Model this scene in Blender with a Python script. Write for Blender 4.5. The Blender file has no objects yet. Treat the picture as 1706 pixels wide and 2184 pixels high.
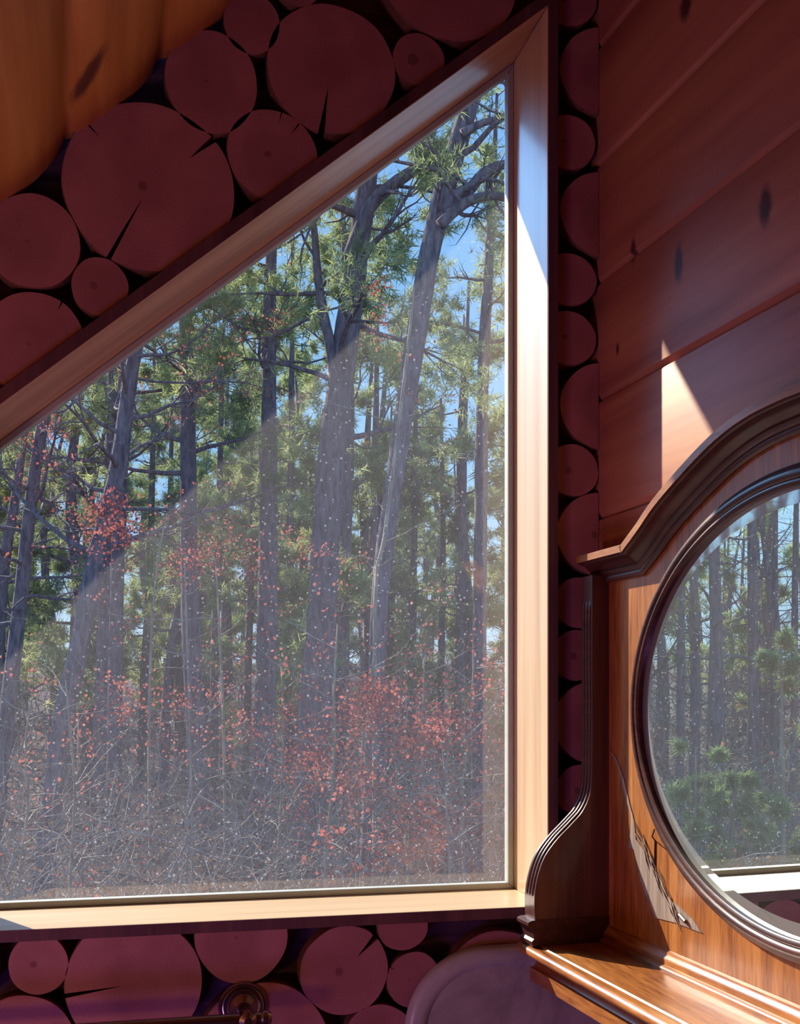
import bpy, math, random
from mathutils import Vector as V, Matrix
random.seed(7)
R = random.random
def U(a, b): return a + (b - a) * R()
scn = bpy.context.scene
col = scn.collection

# ------------------------------------------------------------------ camera model (pixels of the 1706x2184 frame)
F, PX, VH, TH, EYE = 2390., 853., 1485., math.radians(13.25), 1.5
CAM = V((0, -1.75, EYE))
FW = V((math.sin(TH), math.cos(TH), 0)); RT = V((math.cos(TH), -math.sin(TH), 0)); UP = V((0, 0, 1))
def ray(u, v): return FW + RT * ((u - PX) / F) - UP * ((v - VH) / F)
def onY(u, v, y):
    d = ray(u, v); return CAM + d * ((y - CAM.y) / d.y)
def onA(u, v, a):
    d = ray(u, v); t = (OW + AW * a - CAM).dot(AW) / d.dot(AW); q = CAM + d * t - OW; return q.dot(NW), q.z
def pix(p): q = V(p) - CAM; z = q.dot(FW); return PX + F * q.dot(RT) / z, VH - F * q.z / z
def far(u, v, d): return CAM + ray(u, v) * d
PHI = math.radians(3.25)                                   # the right wall is not quite square to the window wall
AW = V((math.sin(PHI), -math.cos(PHI), 0)); NW = V((-math.cos(PHI), -math.sin(PHI), 0))
OW = onY(1276, 1485, .015); OW.z = 0
def hw(a, n, z): return OW + AW * a + NW * n + UP * z       # right wall frame: along it, out of it, up
def onN(u, v, n):
    d = ray(u, v); t = (OW + NW * n - CAM).dot(NW) / d.dot(NW); p = CAM + d * t; q = p - OW
    return q.dot(AW), p.z
def mirrored(u, v, d, n=.0285):
    r = ray(u, v); t = (OW + NW * n - CAM).dot(NW) / r.dot(NW); p = CAM + r * t
    r = r - NW * (2 * r.dot(NW)); return p + r * d
SUN = V((.414, -.730, -.543)).normalized()                  # direction the sunlight travels

# ------------------------------------------------------------------ helpers
class MB:
    def __init__(s): s.v = []; s.f = []; s.m = []
    def face(s, pts, mi=0):
        k = len(s.v); s.v += [tuple(p) for p in pts]; s.f.append(tuple(range(k, k + len(pts)))); s.m.append(mi)
    def prism(s, front, back, mi=0, ms=0, capb=True):
        n = len(front); k = len(s.v); s.v += [tuple(p) for p in front] + [tuple(p) for p in back]
        s.f.append(tuple(range(k, k + n))); s.m.append(mi)
        if capb: s.f.append(tuple(range(k + 2 * n - 1, k + n - 1, -1))); s.m.append(ms)
        for i in range(n):
            j = (i + 1) % n; s.f.append((k + j, k + i, k + n + i, k + n + j)); s.m.append(ms)
    def box(s, a, b):
        (x0, y0, z0), (x1, y1, z1) = a, b
        s.prism([(x0, y0, z0), (x1, y0, z0), (x1, y0, z1), (x0, y0, z1)], [(x0, y1, z0), (x1, y1, z0), (x1, y1, z1), (x0, y1, z1)])
    def loft(s, rings, close=True, caps=True, mi=0):
        n = len(rings[0]); k = len(s.v)
        for r in rings: s.v += [tuple(p) for p in r]
        for i in range(len(rings) - 1):
            for j in range(n if close else n - 1):
                a = k + i * n + j; b = k + i * n + (j + 1) % n
                s.f.append((a, b, b + n, a + n)); s.m.append(mi)
        if caps:
            s.f.append(tuple(range(k + n - 1, k - 1, -1))); s.m.append(mi)
            e = k + (len(rings) - 1) * n; s.f.append(tuple(range(e, e + n))); s.m.append(mi)
    def tube(s, pts, rad, seg=6, wob=0., caps=True):
        pts = [V(p) for p in pts]; rings = []
        t0 = (pts[1] - pts[0]).normalized(); x = t0.orthogonal().normalized()
        for i, p in enumerate(pts):
            t = (pts[min(i + 1, len(pts) - 1)] - pts[max(i - 1, 0)]).normalized()
            x = (x - t * x.dot(t)); x = x.normalized() if x.length > 1e-6 else t.orthogonal().normalized(); y = t.cross(x)
            r = rad[i] if isinstance(rad, (list, tuple)) else rad
            rings.append([p + (x * math.cos(2 * math.pi * j / seg) + y * math.sin(2 * math.pi * j / seg)) * r * (1 + wob * U(-1, 1)) for j in range(seg)])
        s.loft(rings, True, caps)
    def lathe(s, c, ax, prof, seg=40):
        ax = V(ax).normalized(); x = ax.orthogonal().normalized(); y = ax.cross(x)
        s.loft([[V(c) + ax * h + (x * math.cos(2 * math.pi * j / seg) + y * math.sin(2 * math.pi * j / seg)) * r for j in range(seg)] for r, h in prof])
    def build(s, name, mats, parent=None, loc=None, smooth=False):
        o0 = V(parent.get('_l', (0, 0, 0))) if parent else V((0, 0, 0))
        L = V(loc) if loc is not None else o0
        me = bpy.data.meshes.new(name)
        me.from_pydata([(p[0] - L.x, p[1] - L.y, p[2] - L.z) for p in s.v], [], s.f)
        if not isinstance(mats, (list, tuple)): mats = [mats]
        for m in mats: me.materials.append(m)
        if len(mats) > 1: me.polygons.foreach_set('material_index', s.m)
        if smooth: me.polygons.foreach_set('use_smooth', [True] * len(s.f))
        me.update()
        o = bpy.data.objects.new(name, me); col.objects.link(o)
        if parent: o.parent = parent; o.location = L - o0
        else: o.location = L
        o['_l'] = tuple(L)
        return o
def empty(name, loc=(0, 0, 0)):
    o = bpy.data.objects.new(name, None); o.location = loc; o['_l'] = tuple(loc); o.empty_display_size = .1; col.objects.link(o); return o
def tag(o, label=None, cat=None, group=None, kind=None):
    for k, x in (('label', label), ('category', cat), ('group', group), ('kind', kind)):
        if x: o[k] = x
    return o
def normals(o, angle=35):
    import bmesh
    bm = bmesh.new(); bm.from_mesh(o.data); bmesh.ops.recalc_face_normals(bm, faces=bm.faces); 
    for f in bm.faces: f.smooth = True
    for e in bm.edges:
        if len(e.link_faces) == 2 and e.calc_face_angle(0) > math.radians(angle): e.smooth = False
    bm.to_mesh(o.data); bm.free(); return o
def bevel(o, w=.002, seg=2):
    m = o.modifiers.new('bevel', 'BEVEL'); m.width = w; m.segments = seg; m.limit_method = 'ANGLE'; m.angle_limit = math.radians(40); return o

# ------------------------------------------------------------------ materials
class NT:
    def __init__(s, name):
        s.mat = bpy.data.materials.new(name); s.mat.use_nodes = True; s.t = s.mat.node_tree; s.t.nodes.clear()
        s.out = s.n('ShaderNodeOutputMaterial')
    def n(s, ty, **kw):
        x = s.t.nodes.new(ty)
        for k, v in kw.items():
            if k in x.inputs: x.inputs[k].default_value = v
            else: setattr(x, k, v)
        return x
    def l(s, a, b): s.t.links.new(a, b)
    def coords(s, scale=(1, 1, 1), rot=(0, 0, 0), kind='Object', loc=(0, 0, 0)):
        c = s.n('ShaderNodeTexCoord'); m = s.n('ShaderNodeMapping'); m.inputs['Scale'].default_value = scale; m.inputs['Rotation'].default_value = rot; m.inputs['Location'].default_value = loc
        s.l(c.outputs[kind], m.inputs['Vector']); return m.outputs['Vector']
    def noise(s, vec, scale, detail=4, rough=.55, dist=0):
        x = s.n('ShaderNodeTexNoise'); x.inputs['Scale'].default_value = scale; x.inputs['Detail'].default_value = detail; x.inputs['Roughness'].default_value = rough; x.inputs['Distortion'].default_value = dist
        s.l(vec, x.inputs['Vector']); return x.outputs['Fac']
    def ramp(s, fac, stops):
        r = s.n('ShaderNodeValToRGB'); e = r.color_ramp.elements
        while len(e) < len(stops): e.new(.5)
        for i, (p, c) in enumerate(stops): e[i].position = p; e[i].color = (*c, 1) if len(c) == 3 else c
        s.l(fac, r.inputs['Fac']); return r.outputs['Color']
    def mix(s, fac, a, b, mode='MIX'):
        m = s.n('ShaderNodeMix', data_type='RGBA', blend_type=mode)
        for i, x in ((0, fac), (6, a), (7, b)):
            if isinstance(x, (int, float)): m.inputs[i].default_value = x
            elif isinstance(x, tuple): m.inputs[i].default_value = (*x, 1)
            else: s.l(x, m.inputs[i])
        return m.outputs[2]
    def math(s, op, a, b=None, c=None, clamp=False):
        m = s.n('ShaderNodeMath', operation=op); m.use_clamp = clamp
        for i, x in enumerate((a, b, c)):
            if x is None: continue
            if isinstance(x, (int, float)): m.inputs[i].default_value = x
            else: s.l(x, m.inputs[i])
        return m.outputs[0]
    def bsdf(s, colr, rough=.5, spec=.5, bump=None, bs=.2, bd=.002, metal=0, coat=0, croft=.1, **kw):
        b = s.n('ShaderNodeBsdfPrincipled')
        if isinstance(colr, tuple): b.inputs['Base Color'].default_value = (*colr, 1)
        else: s.l(colr, b.inputs['Base Color'])
        if isinstance(rough, (int, float)): b.inputs['Roughness'].default_value = rough
        else: s.l(rough, b.inputs['Roughness'])
        b.inputs['Specular IOR Level'].default_value = spec; b.inputs['Metallic'].default_value = metal
        b.inputs['Coat Weight'].default_value = coat; b.inputs['Coat Roughness'].default_value = croft
        if bump is not None:
            bp = s.n('ShaderNodeBump'); bp.inputs['Strength'].default_value = bs; bp.inputs['Distance'].default_value = bd
            s.l(bump, bp.inputs['Height']); s.l(bp.outputs[0], b.inputs['Normal'])
        s.l(b.outputs[0], s.out.inputs['Surface']); return b

def wood(name, dark, mid, light, axis, scale=1., fine=1., rough=.45, coat=0., knots=None, spec=.4, rotz=0., lo=.3, hi=.72, croft=.12, streak=.5, flk=3.5):
    t = NT(name)
    sc = [14 * scale] * 3; sc[axis] = .9 * scale
    c0 = t.n('ShaderNodeTexCoord').outputs['Object']
    rot = t.n('ShaderNodeMapping'); rot.inputs['Rotation'].default_value = (0, 0, rotz); t.l(c0, rot.inputs['Vector'])
    mp = t.n('ShaderNodeMapping'); mp.inputs['Scale'].default_value = sc; t.l(rot.outputs[0], mp.inputs['Vector'])
    n1 = t.noise(mp.outputs[0], 1., 3, .5, 1.2)
    sf = [130 * fine] * 3; sf[axis] = flk * fine
    mf = t.n('ShaderNodeMapping'); mf.inputs['Scale'].default_value = sf; t.l(rot.outputs[0], mf.inputs['Vector'])
    n2 = t.noise(mf.outputs[0], 1., 2, .6)
    fac = t.math('ADD', t.math('MULTIPLY', n1, 1 - streak * .5), t.math('MULTIPLY', n2, streak * .5))
    c = t.ramp(fac, [(lo, dark), ((lo + hi) / 2, mid), (hi, light)])
    for (p, rx, rz, dk) in knots or []:
        m = t.n('ShaderNodeMapping'); m.vector_type = 'TEXTURE'; m.inputs['Location'].default_value = p[:3]; m.inputs['Rotation'].default_value = p[3] if len(p) > 3 else (0, 0, 0)
        m.inputs['Scale'].default_value = (*rx, rz) if isinstance(rx, tuple) else (rx, rx, rz); t.l(c0, m.inputs['Vector'])
        nz = t.noise(m.outputs[0], 2.5, 2)
        ln = t.n('ShaderNodeVectorMath', operation='LENGTH'); t.l(m.outputs[0], ln.inputs[0])
        d = t.math('ADD', ln.outputs['Value'], t.math('MULTIPLY', t.math('SUBTRACT', nz, .5), .6))
        k = t.n('ShaderNodeMapRange'); k.inputs[1].default_value = .6; k.inputs[2].default_value = 1.25; k.inputs[3].default_value = 1; k.inputs[4].default_value = 0; t.l(d, k.inputs[0])
        c = t.mix(t.math('MULTIPLY', k.outputs[0], .9), c, dk)
    t.bsdf(c, rough, spec, n2, .12, .001, coat=coat, croft=croft); return t.mat

def flat(name, c, rough=.6, spec=.3, metal=0, nscale=30, var=.25, bs=.15, bd=.002, coat=0):
    t = NT(name); v = t.coords(); n = t.noise(v, nscale, 4)
    d = tuple(x * (1 - var) for x in c); l = tuple(min(1, x * (1 + var)) for x in c)
    t.bsdf(t.ramp(n, [(.3, d), (.7, l)]), rough, spec, n, bs, bd, metal, coat); return t.mat

def log_face():
    t = NT('log_end_grain'); c = t.n('ShaderNodeTexCoord').outputs['Object']
    inf = t.n('ShaderNodeObjectInfo'); ad = t.n('ShaderNodeVectorMath', operation='ADD'); t.l(c, ad.inputs[0])
    rv = t.n('ShaderNodeCombineXYZ'); t.l(t.math('MULTIPLY', inf.outputs['Random'], 40), rv.inputs[1]); t.l(rv.outputs[0], ad.inputs[1])
    vec = ad.outputs[0]
    sep = t.n('ShaderNodeSeparateXYZ'); t.l(c, sep.inputs[0])
    nd = t.math('MULTIPLY', t.math('SUBTRACT', t.noise(vec, 9, 3), .5), .05)
    r = t.math('SQRT', t.math('ADD', t.math('POWER', t.math('ADD', sep.outputs[0], .008), 2), t.math('POWER', sep.outputs[2], 2)))
    r = t.math('ADD', r, nd)
    rings = t.math('ADD', t.math('MULTIPLY', t.math('SINE', t.math('MULTIPLY', r, 1100)), .5), .5)
    heart = t.n('ShaderNodeMapRange'); heart.inputs[1].default_value = .028; heart.inputs[2].default_value = .05; t.l(r, heart.inputs[0])
    n1 = t.noise(vec, 14, 4); n2 = t.noise(vec, 240, 2)
    c1 = t.ramp(n1, [(.3, (.37, .165, .17)), (.7, (.49, .235, .235))])
    c2 = t.mix(t.math('MULTIPLY', rings, .13), c1, (.22, .09, .08))
    c3 = t.mix(t.math('MULTIPLY', t.math('SUBTRACT', 1., heart.outputs[0]), .3), c2, (.25, .1, .1))
    pith = t.n('ShaderNodeMapRange'); pith.inputs[1].default_value = .001; pith.inputs[2].default_value = .0035; pith.inputs[3].default_value = .6; pith.inputs[4].default_value = 0; t.l(r, pith.inputs[0])
    c4 = t.mix(pith.outputs[0], c3, (.12, .05, .04))
    c5 = t.mix(t.math('MULTIPLY', n2, .2), c4, (.2, .09, .09))
    t.bsdf(c5, .6, .3, n2, .2, .001); return t.mat

M = {}
M['log'] = log_face()
M['log_side'] = flat('log_bark_side', (.16, .07, .05), .8, .2, nscale=60)
M['check'] = flat('log_drying_crack', (.03, .014, .02), .9, .1)
M['chink'] = wood('dark_wall_backing', (.04, .02, .05), (.075, .04, .08), (.15, .09, .12), 0, 1.5, 1, .75, spec=.15)
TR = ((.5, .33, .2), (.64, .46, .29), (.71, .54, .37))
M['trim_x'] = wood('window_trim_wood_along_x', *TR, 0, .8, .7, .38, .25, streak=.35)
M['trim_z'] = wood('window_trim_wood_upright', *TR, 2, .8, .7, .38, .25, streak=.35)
M['gasket'] = flat('grey_glazing_gasket', (.42, .45, .44), .5, .4, var=.06)
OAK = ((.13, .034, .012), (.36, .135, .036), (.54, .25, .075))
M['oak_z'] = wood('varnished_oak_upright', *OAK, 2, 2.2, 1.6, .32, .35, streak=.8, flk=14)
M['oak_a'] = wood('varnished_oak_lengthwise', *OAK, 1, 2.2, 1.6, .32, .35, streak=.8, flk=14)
M['oak_dark_shade'] = wood('dark_shaded_oak_moulding', (.03, .01, .012), (.065, .021, .018), (.12, .043, .028), 1, 2.5, 1.6, .38, .08, spec=.3, streak=.8)  # dark rim wood; on the cornice the dark tone stands for shade
M['oak_panel'] = wood('shaded_oak_side', (.05, .02, .022), (.1, .038, .03), (.15, .06, .045), 2, 2.2, 1.6, .32, .35, streak=.8)  # oak darkened to put the bracket's shade into its colour
M['raw'] = wood('weathered_bare_wood', (.09, .07, .06), (.26, .2, .16), (.42, .34, .27), 2, 5, 2.5, .8, rotz=0, streak=.9)
M['bronze'] = flat('oil_rubbed_bronze', (.34, .28, .26), .27, .5, metal=1, var=.1)

# ------------------------------------------------------------------ room shell
HS = .829
def headz(x): return 1.930 + HS * (x + .196)                # underside of the sloping window head
XL, XR, ZS = -.275, .662, 1.154                              # window opening: left, right, sill
BT = .018; LF = .012; WB = .045
def wall_poly(name, polys, y0, y1, mat):
    m = MB()
    for p in polys: m.prism([(x, y0, z) for x, z in p], [(x, y1, z) for x, z in p])
    return tag(m.build(name, mat), kind='structure')
ca = onY(0, 424, LF); cb = onY(490, 0, LF); CS = (cb.z - ca.z) / (cb.x - ca.x)
def ceilz(x): return ca.z + CS * (x - ca.x)
x0, x1 = -1.35, 1.0
wall_poly('wall_window', [
    [(x0, 0), (x1, 0), (x1, ZS - BT), (x0, ZS - BT)],
    [(x0, ZS - BT), (XL - BT, ZS - BT), (XL - BT, headz(XL) + .03), (x0, headz(XL) + .03)],
    [(XR + BT, ZS - BT), (x1, ZS - BT), (x1, headz(XR) + .03), (XR + BT, headz(XR) + .03)],
    [(x0, headz(XL) + .03), (XL - BT, headz(XL) + .03), (XR + BT, headz(XR) + .03), (x1, headz(XR) + .03), (x1, 3.9), (x0, 3.9)]], WB, .24, M['chink'])

# right wall: wide tongue and groove boards
BZ = [1.798 + .1985 * k for k in range(-9, 9)]
def wk(u, v): a, z = onN(u, v, 0); p = hw(a, 0, z); return p
RY = math.pi / 2
kn = [((*wk(1350, 535), (0, 0, 0)), .009, .02, (.05, .02, .03)), ((*wk(1447, 562), (0, 0, 0)), .012, .028, (.05, .05, .09)),
      ((*wk(1632, 440), (0, 0, 0)), .014, .026, (.045, .016, .02)), ((*wk(1317, 744), (0, 0, 0)), .005, .01, (.06, .02, .02)), ((*wk(1462, 12), (0, 0, 0)), .016, .022, (.05, .02, .02))]
M['board'] = wood('reddish_pine_wall_boards', (.25, .085, .07), (.41, .175, .12), (.54, .28, .16), 1, .55, .5, .52, .0, knots=kn, streak=.4, spec=.18, lo=.28, hi=.75)
m = MB()
for i in range(len(BZ) - 1):
    z0, z1 = BZ[i], BZ[i + 1]; c = .006
    pr = [(-.03, z0), (-.009, z0 + .0005), (-.0085, z0 + .0025), (-.002, z0 + .0095), (0, z0 + .011), (0, z1 - .003), (-.0015, z1 - .0006), (-.03, z1 - .0005)]
    m.loft([[hw(-.03, n, z) for n, z in pr], [hw(3.3, n, z) for n, z in pr]])
tag(normals(m.build('wall_right', M['board'])), kind='structure')

# ceiling planks follow the roof slope and run parallel to the right wall
kd = ray(186, 148); kt = (ca.z - CAM.z + CS * (CAM.x - ca.x)) / (kd.z - CS * kd.x); kp = CAM + kd * kt
M['ceil'] = wood('orange_pine_ceiling_boards', (.36, .12, .035), (.56, .22, .06), (.68, .32, .1), 1, .7, .5, .5, .15, streak=.5,
                 knots=[((*kp, (0, 0, math.radians(24))), (.014, .06), .05, (.07, .015, .02))])
m = MB(); sl = math.hypot(1, CS); w = onY(345, 120, LF).x - onY(147, 290, LF).x; xs = onY(147, 290, LF).x
nrm = V((CS, 0, -1)) / sl
for k in range(-7, 7):
    xa, xb = xs + k * w, xs + (k + 1) * w
    if xb < -1.5 or xa > 1.0: continue
    ring = []
    for i in range(9):
        f = i / 8; x = xa + (xb - xa) * f; cup = .011 * (1 - (2 * f - 1) ** 2) - (.006 if i in (0, 8) else 0)
        ring.append(V((x, 0, ceilz(x))) + nrm * (cup - .004))
    ring += [V((xb, 0, ceilz(xb) + .07)), V((xa, 0, ceilz(xa) + .07))]
    sh = lambda p, t: V((p.x, 0, p.z)) + AW * t + V((0, .03, 0))
    m.loft([[sh(p, 0) for p in ring], [sh(p, 3.3) for p in ring]])
tag(normals(m.build('ceiling', M['ceil']), 25), kind='structure')
M['floor'] = wood('dark_cherry_floor', (.13, .045, .04), (.22, .08, .06), (.3, .12, .09), 1, .8, .6, .35, .2)
m = MB(); m.box((-1.4, -3.2, -.05), (1.05, .05, 0)); tag(m.build('floor', M['floor']), kind='structure')
m = MB(); m.box((-1.4, -3.2, 0), (-1.34, .05, 2.2)); tag(m.build('wall_left', M['board']), kind='structure')
m = MB(); m.box((-1.4, -3.2, 0), (1.05, -3.14, 3.9)); tag(m.build('wall_back', M['board']), kind='structure')

# roof overhang outside: its rake edge shades the upper left of the pane
m = MB(); hn = V((-HS, 0, 1)).normalized(); DEL = .14
s1, s2 = onY(1075, 436, .17), onY(27, 1408, .17)
def hd(p): return (V(p) - V((-.196, 0, 1.930))).dot(hn)
def edge(t):
    s = s1 + (s2 - s1) * t; k = (DEL - hd(s)) / (-SUN.dot(hn)); return s - SUN * k
def at(x, y): return V((x, y, headz(x))) + hn * DEL
e1, e2 = edge(-.45), edge(3.0)
lo = [V((e1.x, .24, 0)), V((e2.x, .24, 0))]
for p in lo: p.z = at(p.x, 0).z + (p.x - p.x)
pl = [e1, e2, V((e2.x, .235, headz(e2.x) + DEL * math.hypot(1, HS))), V((e1.x, .235, headz(e1.x) + DEL * math.hypot(1, HS)))]
m.prism(pl, [p + hn * .05 for p in pl]); tag(m.build('roof', flat('roof_soffit', (.2, .12, .08))), kind='structure')

# window_1
win = tag(empty('window_1', (0, 0, ZS)), kind='structure')
GY = .17
m = MB(); m.box((XL - BT, -.004, ZS - BT), (XR + BT, GY + .05, ZS)); bevel(m.build('sill', M['trim_x'], win), .0015)
m = MB(); m.box((XR, -.003, ZS), (XR + BT, GY + .05, headz(XR))); bevel(m.build('jamb', M['trim_z'], win), .0015)
m = MB(); m.box((XL - BT, -.003, ZS), (XL, GY + .05, headz(XL) + .02)); bevel(m.build('jamb', M['trim_z'], win), .0015)
m = MB(); bt = BT * math.hypot(1, HS)
p = [(XL - BT, headz(XL - BT)), (XR + BT, headz(XR + BT)), (XR + BT, headz(XR + BT) + bt), (XL - BT, headz(XL - BT) + bt)]
m.prism([(x, -.003, z) for x, z in p], [(x, GY + .05, z) for x, z in p])
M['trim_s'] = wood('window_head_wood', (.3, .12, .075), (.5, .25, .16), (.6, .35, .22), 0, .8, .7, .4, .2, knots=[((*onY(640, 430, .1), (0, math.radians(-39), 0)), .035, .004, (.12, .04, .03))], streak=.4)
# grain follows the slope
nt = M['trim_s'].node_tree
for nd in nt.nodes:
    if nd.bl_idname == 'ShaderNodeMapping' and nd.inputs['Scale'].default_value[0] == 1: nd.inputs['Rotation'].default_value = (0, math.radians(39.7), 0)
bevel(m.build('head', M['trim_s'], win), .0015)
M['edge'] = wood('dark_trim_edge', (.06, .03, .04), (.12, .06, .07), (.17, .09, .09), 2, 1, 1, .5)  # darker tone for the room-facing edges of the window box
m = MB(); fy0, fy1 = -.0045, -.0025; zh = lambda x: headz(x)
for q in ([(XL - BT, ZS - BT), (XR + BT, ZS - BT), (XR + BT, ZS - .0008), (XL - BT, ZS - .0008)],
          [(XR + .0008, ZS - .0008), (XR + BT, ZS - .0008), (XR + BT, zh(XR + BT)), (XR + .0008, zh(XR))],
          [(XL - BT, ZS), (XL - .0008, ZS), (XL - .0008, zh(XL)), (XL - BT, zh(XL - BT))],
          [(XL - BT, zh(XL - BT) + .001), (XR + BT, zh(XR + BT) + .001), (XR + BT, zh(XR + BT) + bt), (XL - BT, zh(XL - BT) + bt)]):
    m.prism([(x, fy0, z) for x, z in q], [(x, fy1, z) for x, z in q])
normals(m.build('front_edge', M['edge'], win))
def ring2(off):                                             # pane outline moved inwards
    zt = lambda x: headz(x) - off * math.hypot(1, HS)
    return [(XL + off, ZS + off), (XR - off, ZS + off), (XR - off, zt(XR - off)), (XL + off, zt(XL + off))]
m = MB(); o_, i_ = ring2(.0), ring2(.011)
for k in range(4):
    j = (k + 1) % 4; q = [o_[k], o_[j], i_[j], i_[k]]
    m.prism([(x, GY - .004, z) for x, z in q], [(x, GY + .016, z) for x, z in q])
bevel(m.build('gasket', M['gasket'], win), .002)
t = NT('dusty_window_glass')
v = t.coords()
sp = t.n('ShaderNodeTexVoronoi'); sp.inputs['Scale'].default_value = 150; t.l(v, sp.inputs['Vector'])
pick = t.n('ShaderNodeTexWhiteNoise'); t.l(sp.outputs['Color'], pick.inputs['Vector'])
sz = t.math('MULTIPLY', t.math('POWER', pick.outputs['Value'], 6), .33)
dot = t.math('LESS_THAN', sp.outputs['Distance'], sz)
fine = t.noise(v, 900, 2, .7); med = t.noise(v, 7, 4)
st = t.coords((60, 60, 3)); streak = t.noise(st, 1, 3)
base = t.math('ADD', t.math('MULTIPLY', t.math('POWER', fine, 3), .07), t.math('MULTIPLY', t.math('ADD', med, streak), .011))
fac = t.math('ADD', base, t.math('MULTIPLY', dot, .12), clamp=True)
tr = t.n('ShaderNodeBsdfTransparent'); tl = t.n('ShaderNodeBsdfTranslucent'); tl.inputs[0].default_value = (.78, .76, .88, 1)
gl = t.n('ShaderNodeBsdfGlossy'); gl.inputs['Roughness'].default_value = .004
m1 = t.n('ShaderNodeMixShader'); t.l(fac, m1.inputs[0]); t.l(tr.outputs[0], m1.inputs[1]); t.l(tl.outputs[0], m1.inputs[2])
ge = t.n('ShaderNodeNewGeometry'); dp = t.n('ShaderNodeVectorMath', operation='DOT_PRODUCT'); t.l(ge.outputs['Normal'], dp.inputs[0]); t.l(ge.outputs['Incoming'], dp.inputs[1])
fr = t.math('MULTIPLY_ADD', t.math('POWER', t.math('SUBTRACT', 1.0, t.math('ABSOLUTE', dp.outputs['Value'])), 5), .9, .085)
m2 = t.n('ShaderNodeMixShader'); t.l(fr, m2.inputs[0]); t.l(m1.outputs[0], m2.inputs[1]); t.l(gl.outputs[0], m2.inputs[2]); t.l(m2.outputs[0], t.out.inputs[0])
M['glass'] = t.mat
m = MB(); q = ring2(.006); m.prism([(x, GY + .004, z) for x, z in q], [(x, GY + .008, z) for x, z in q]); g = m.build('pane', M['glass'], win); normals(g)

# ------------------------------------------------------------------ log ends in the window wall
def clip(poly, a, b, c):                                    # keep a*x+b*z<=c
    out = []
    for i in range(len(poly)):
        p, q = poly[i], poly[(i + 1) % len(poly)]; dp, dq = a * p[0] + b * p[1] - c, a * q[0] + b * q[1] - c
        if dp <= 0: out.append(p)
        if dp * dq < 0: s = dp / (dp - dq); out.append((p[0] + (q[0] - p[0]) * s, p[1] + (q[1] - p[1]) * s))
    return out
hwid = math.hypot(1, HS)
CUTS = {'S': (HS * -1, 1, 0), }
def log(name_label, u, v, ru, rv=None, cuts='', cracks=(), lf=LF, th=.03, group=None):
    rv = rv or ru; c = onY(u, v, lf); sx = (onY(u + 50, v, lf).x - c.x) / 50; sz = (onY(u, v - 50, lf).z - c.z) / 50
    N = 72; ph = [U(0, 6.28) for _ in range(4)]; poly = []
    for i in range(N):
        a = 2 * math.pi * i / N
        k = 1 + .012 * math.sin(2 * a + ph[0]) + .01 * math.sin(3 * a + ph[1]) + .005 * math.sin(7 * a + ph[2])
        poly.append((c.x + ru * sx * k * math.cos(a), c.z + rv * sz * k * math.sin(a)))
    for ang, wdeg, dep in cracks:                           # drying cracks: a wedge open at the rim
        a0 = math.radians(ang); hw_ = math.radians(wdeg) / 2
        i0 = round((a0 - hw_) / (2 * math.pi) * N) % N
        rr = math.hypot
        pa = (c.x + ru * sx * math.cos(a0 - hw_), c.z + rv * sz * math.sin(a0 - hw_)); pb = (c.x + ru * sx * math.cos(a0 + hw_), c.z + rv * sz * math.sin(a0 + hw_))
        tip = (c.x + ru * sx * (1 - dep) * math.cos(a0 + U(-.05, .05)), c.z + rv * sz * (1 - dep) * math.sin(a0 + U(-.05, .05)))
        md = [((pa[0] * .5 + tip[0] * .5) + U(-.001, .001), pa[1] * .5 + tip[1] * .5), ((pb[0] * .5 + tip[0] * .5) + U(-.001, .001), pb[1] * .5 + tip[1] * .5)]
        new = []
        angs = [math.atan2((p[1] - c.z) / (rv * sz), (p[0] - c.x) / (ru * sx)) for p in poly]
        df = lambda x: (x + math.pi) % (2 * math.pi) - math.pi
        done = False
        start = max(range(len(poly)), key=lambda i: df(angs[i] - a0 - math.pi) if abs(df(angs[i] - a0)) > 2 else -9)
        for j in range(len(poly)):
            i = (start + j) % len(poly); dlt = df(angs[i] - a0); rad = math.hypot((poly[i][0] - c.x) / (ru * sx), (poly[i][1] - c.z) / (rv * sz))
            if abs(dlt) <= hw_ and rad > .95: continue
            if not done and 0 < dlt < 1.0 and rad > .95:
                new += [pa, md[0], tip, md[1], pb]; done = True
            new.append(poly[i])
        poly = new
    for k in cuts:
        if k == 'S': b = headz(0) + bt; poly = clip(poly, HS, -1, -(b + .001))
        if k == 'B': poly = clip(poly, 0, 1, ZS - BT - .001)
        if k == 'R': poly = clip(poly, 1, 0, OW.x - .001)
        if k == 'L': poly = clip(poly, -1, 0, -(XR + BT + .002))
    m = MB(); f2 = [(c.x + (x - c.x) * .988, c.z + (z - c.z) * .988) for x, z in poly]
    A = [(x, lf, z) for x, z in f2]; B = [(x, lf + .0025, z) for x, z in poly]; D = [(x, lf + th + .004, z) for x, z in poly]
    m.prism(A, B, 0, 1, capb=False); m.prism(B, D, 1, 1); m.f.pop(-len(poly) - 2); m.m.pop(-len(poly) - 1 - 1)
    o = m.build('log_end', [M['log'], M['log_side']], loc=(c.x, lf, c.z))
    tag(o, name_label, 'log', group); return o
UPG, COG, LOG_ = 'log ends above the sloping window head', 'log ends stacked beside the right jamb', 'log ends below the window sill'
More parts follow.
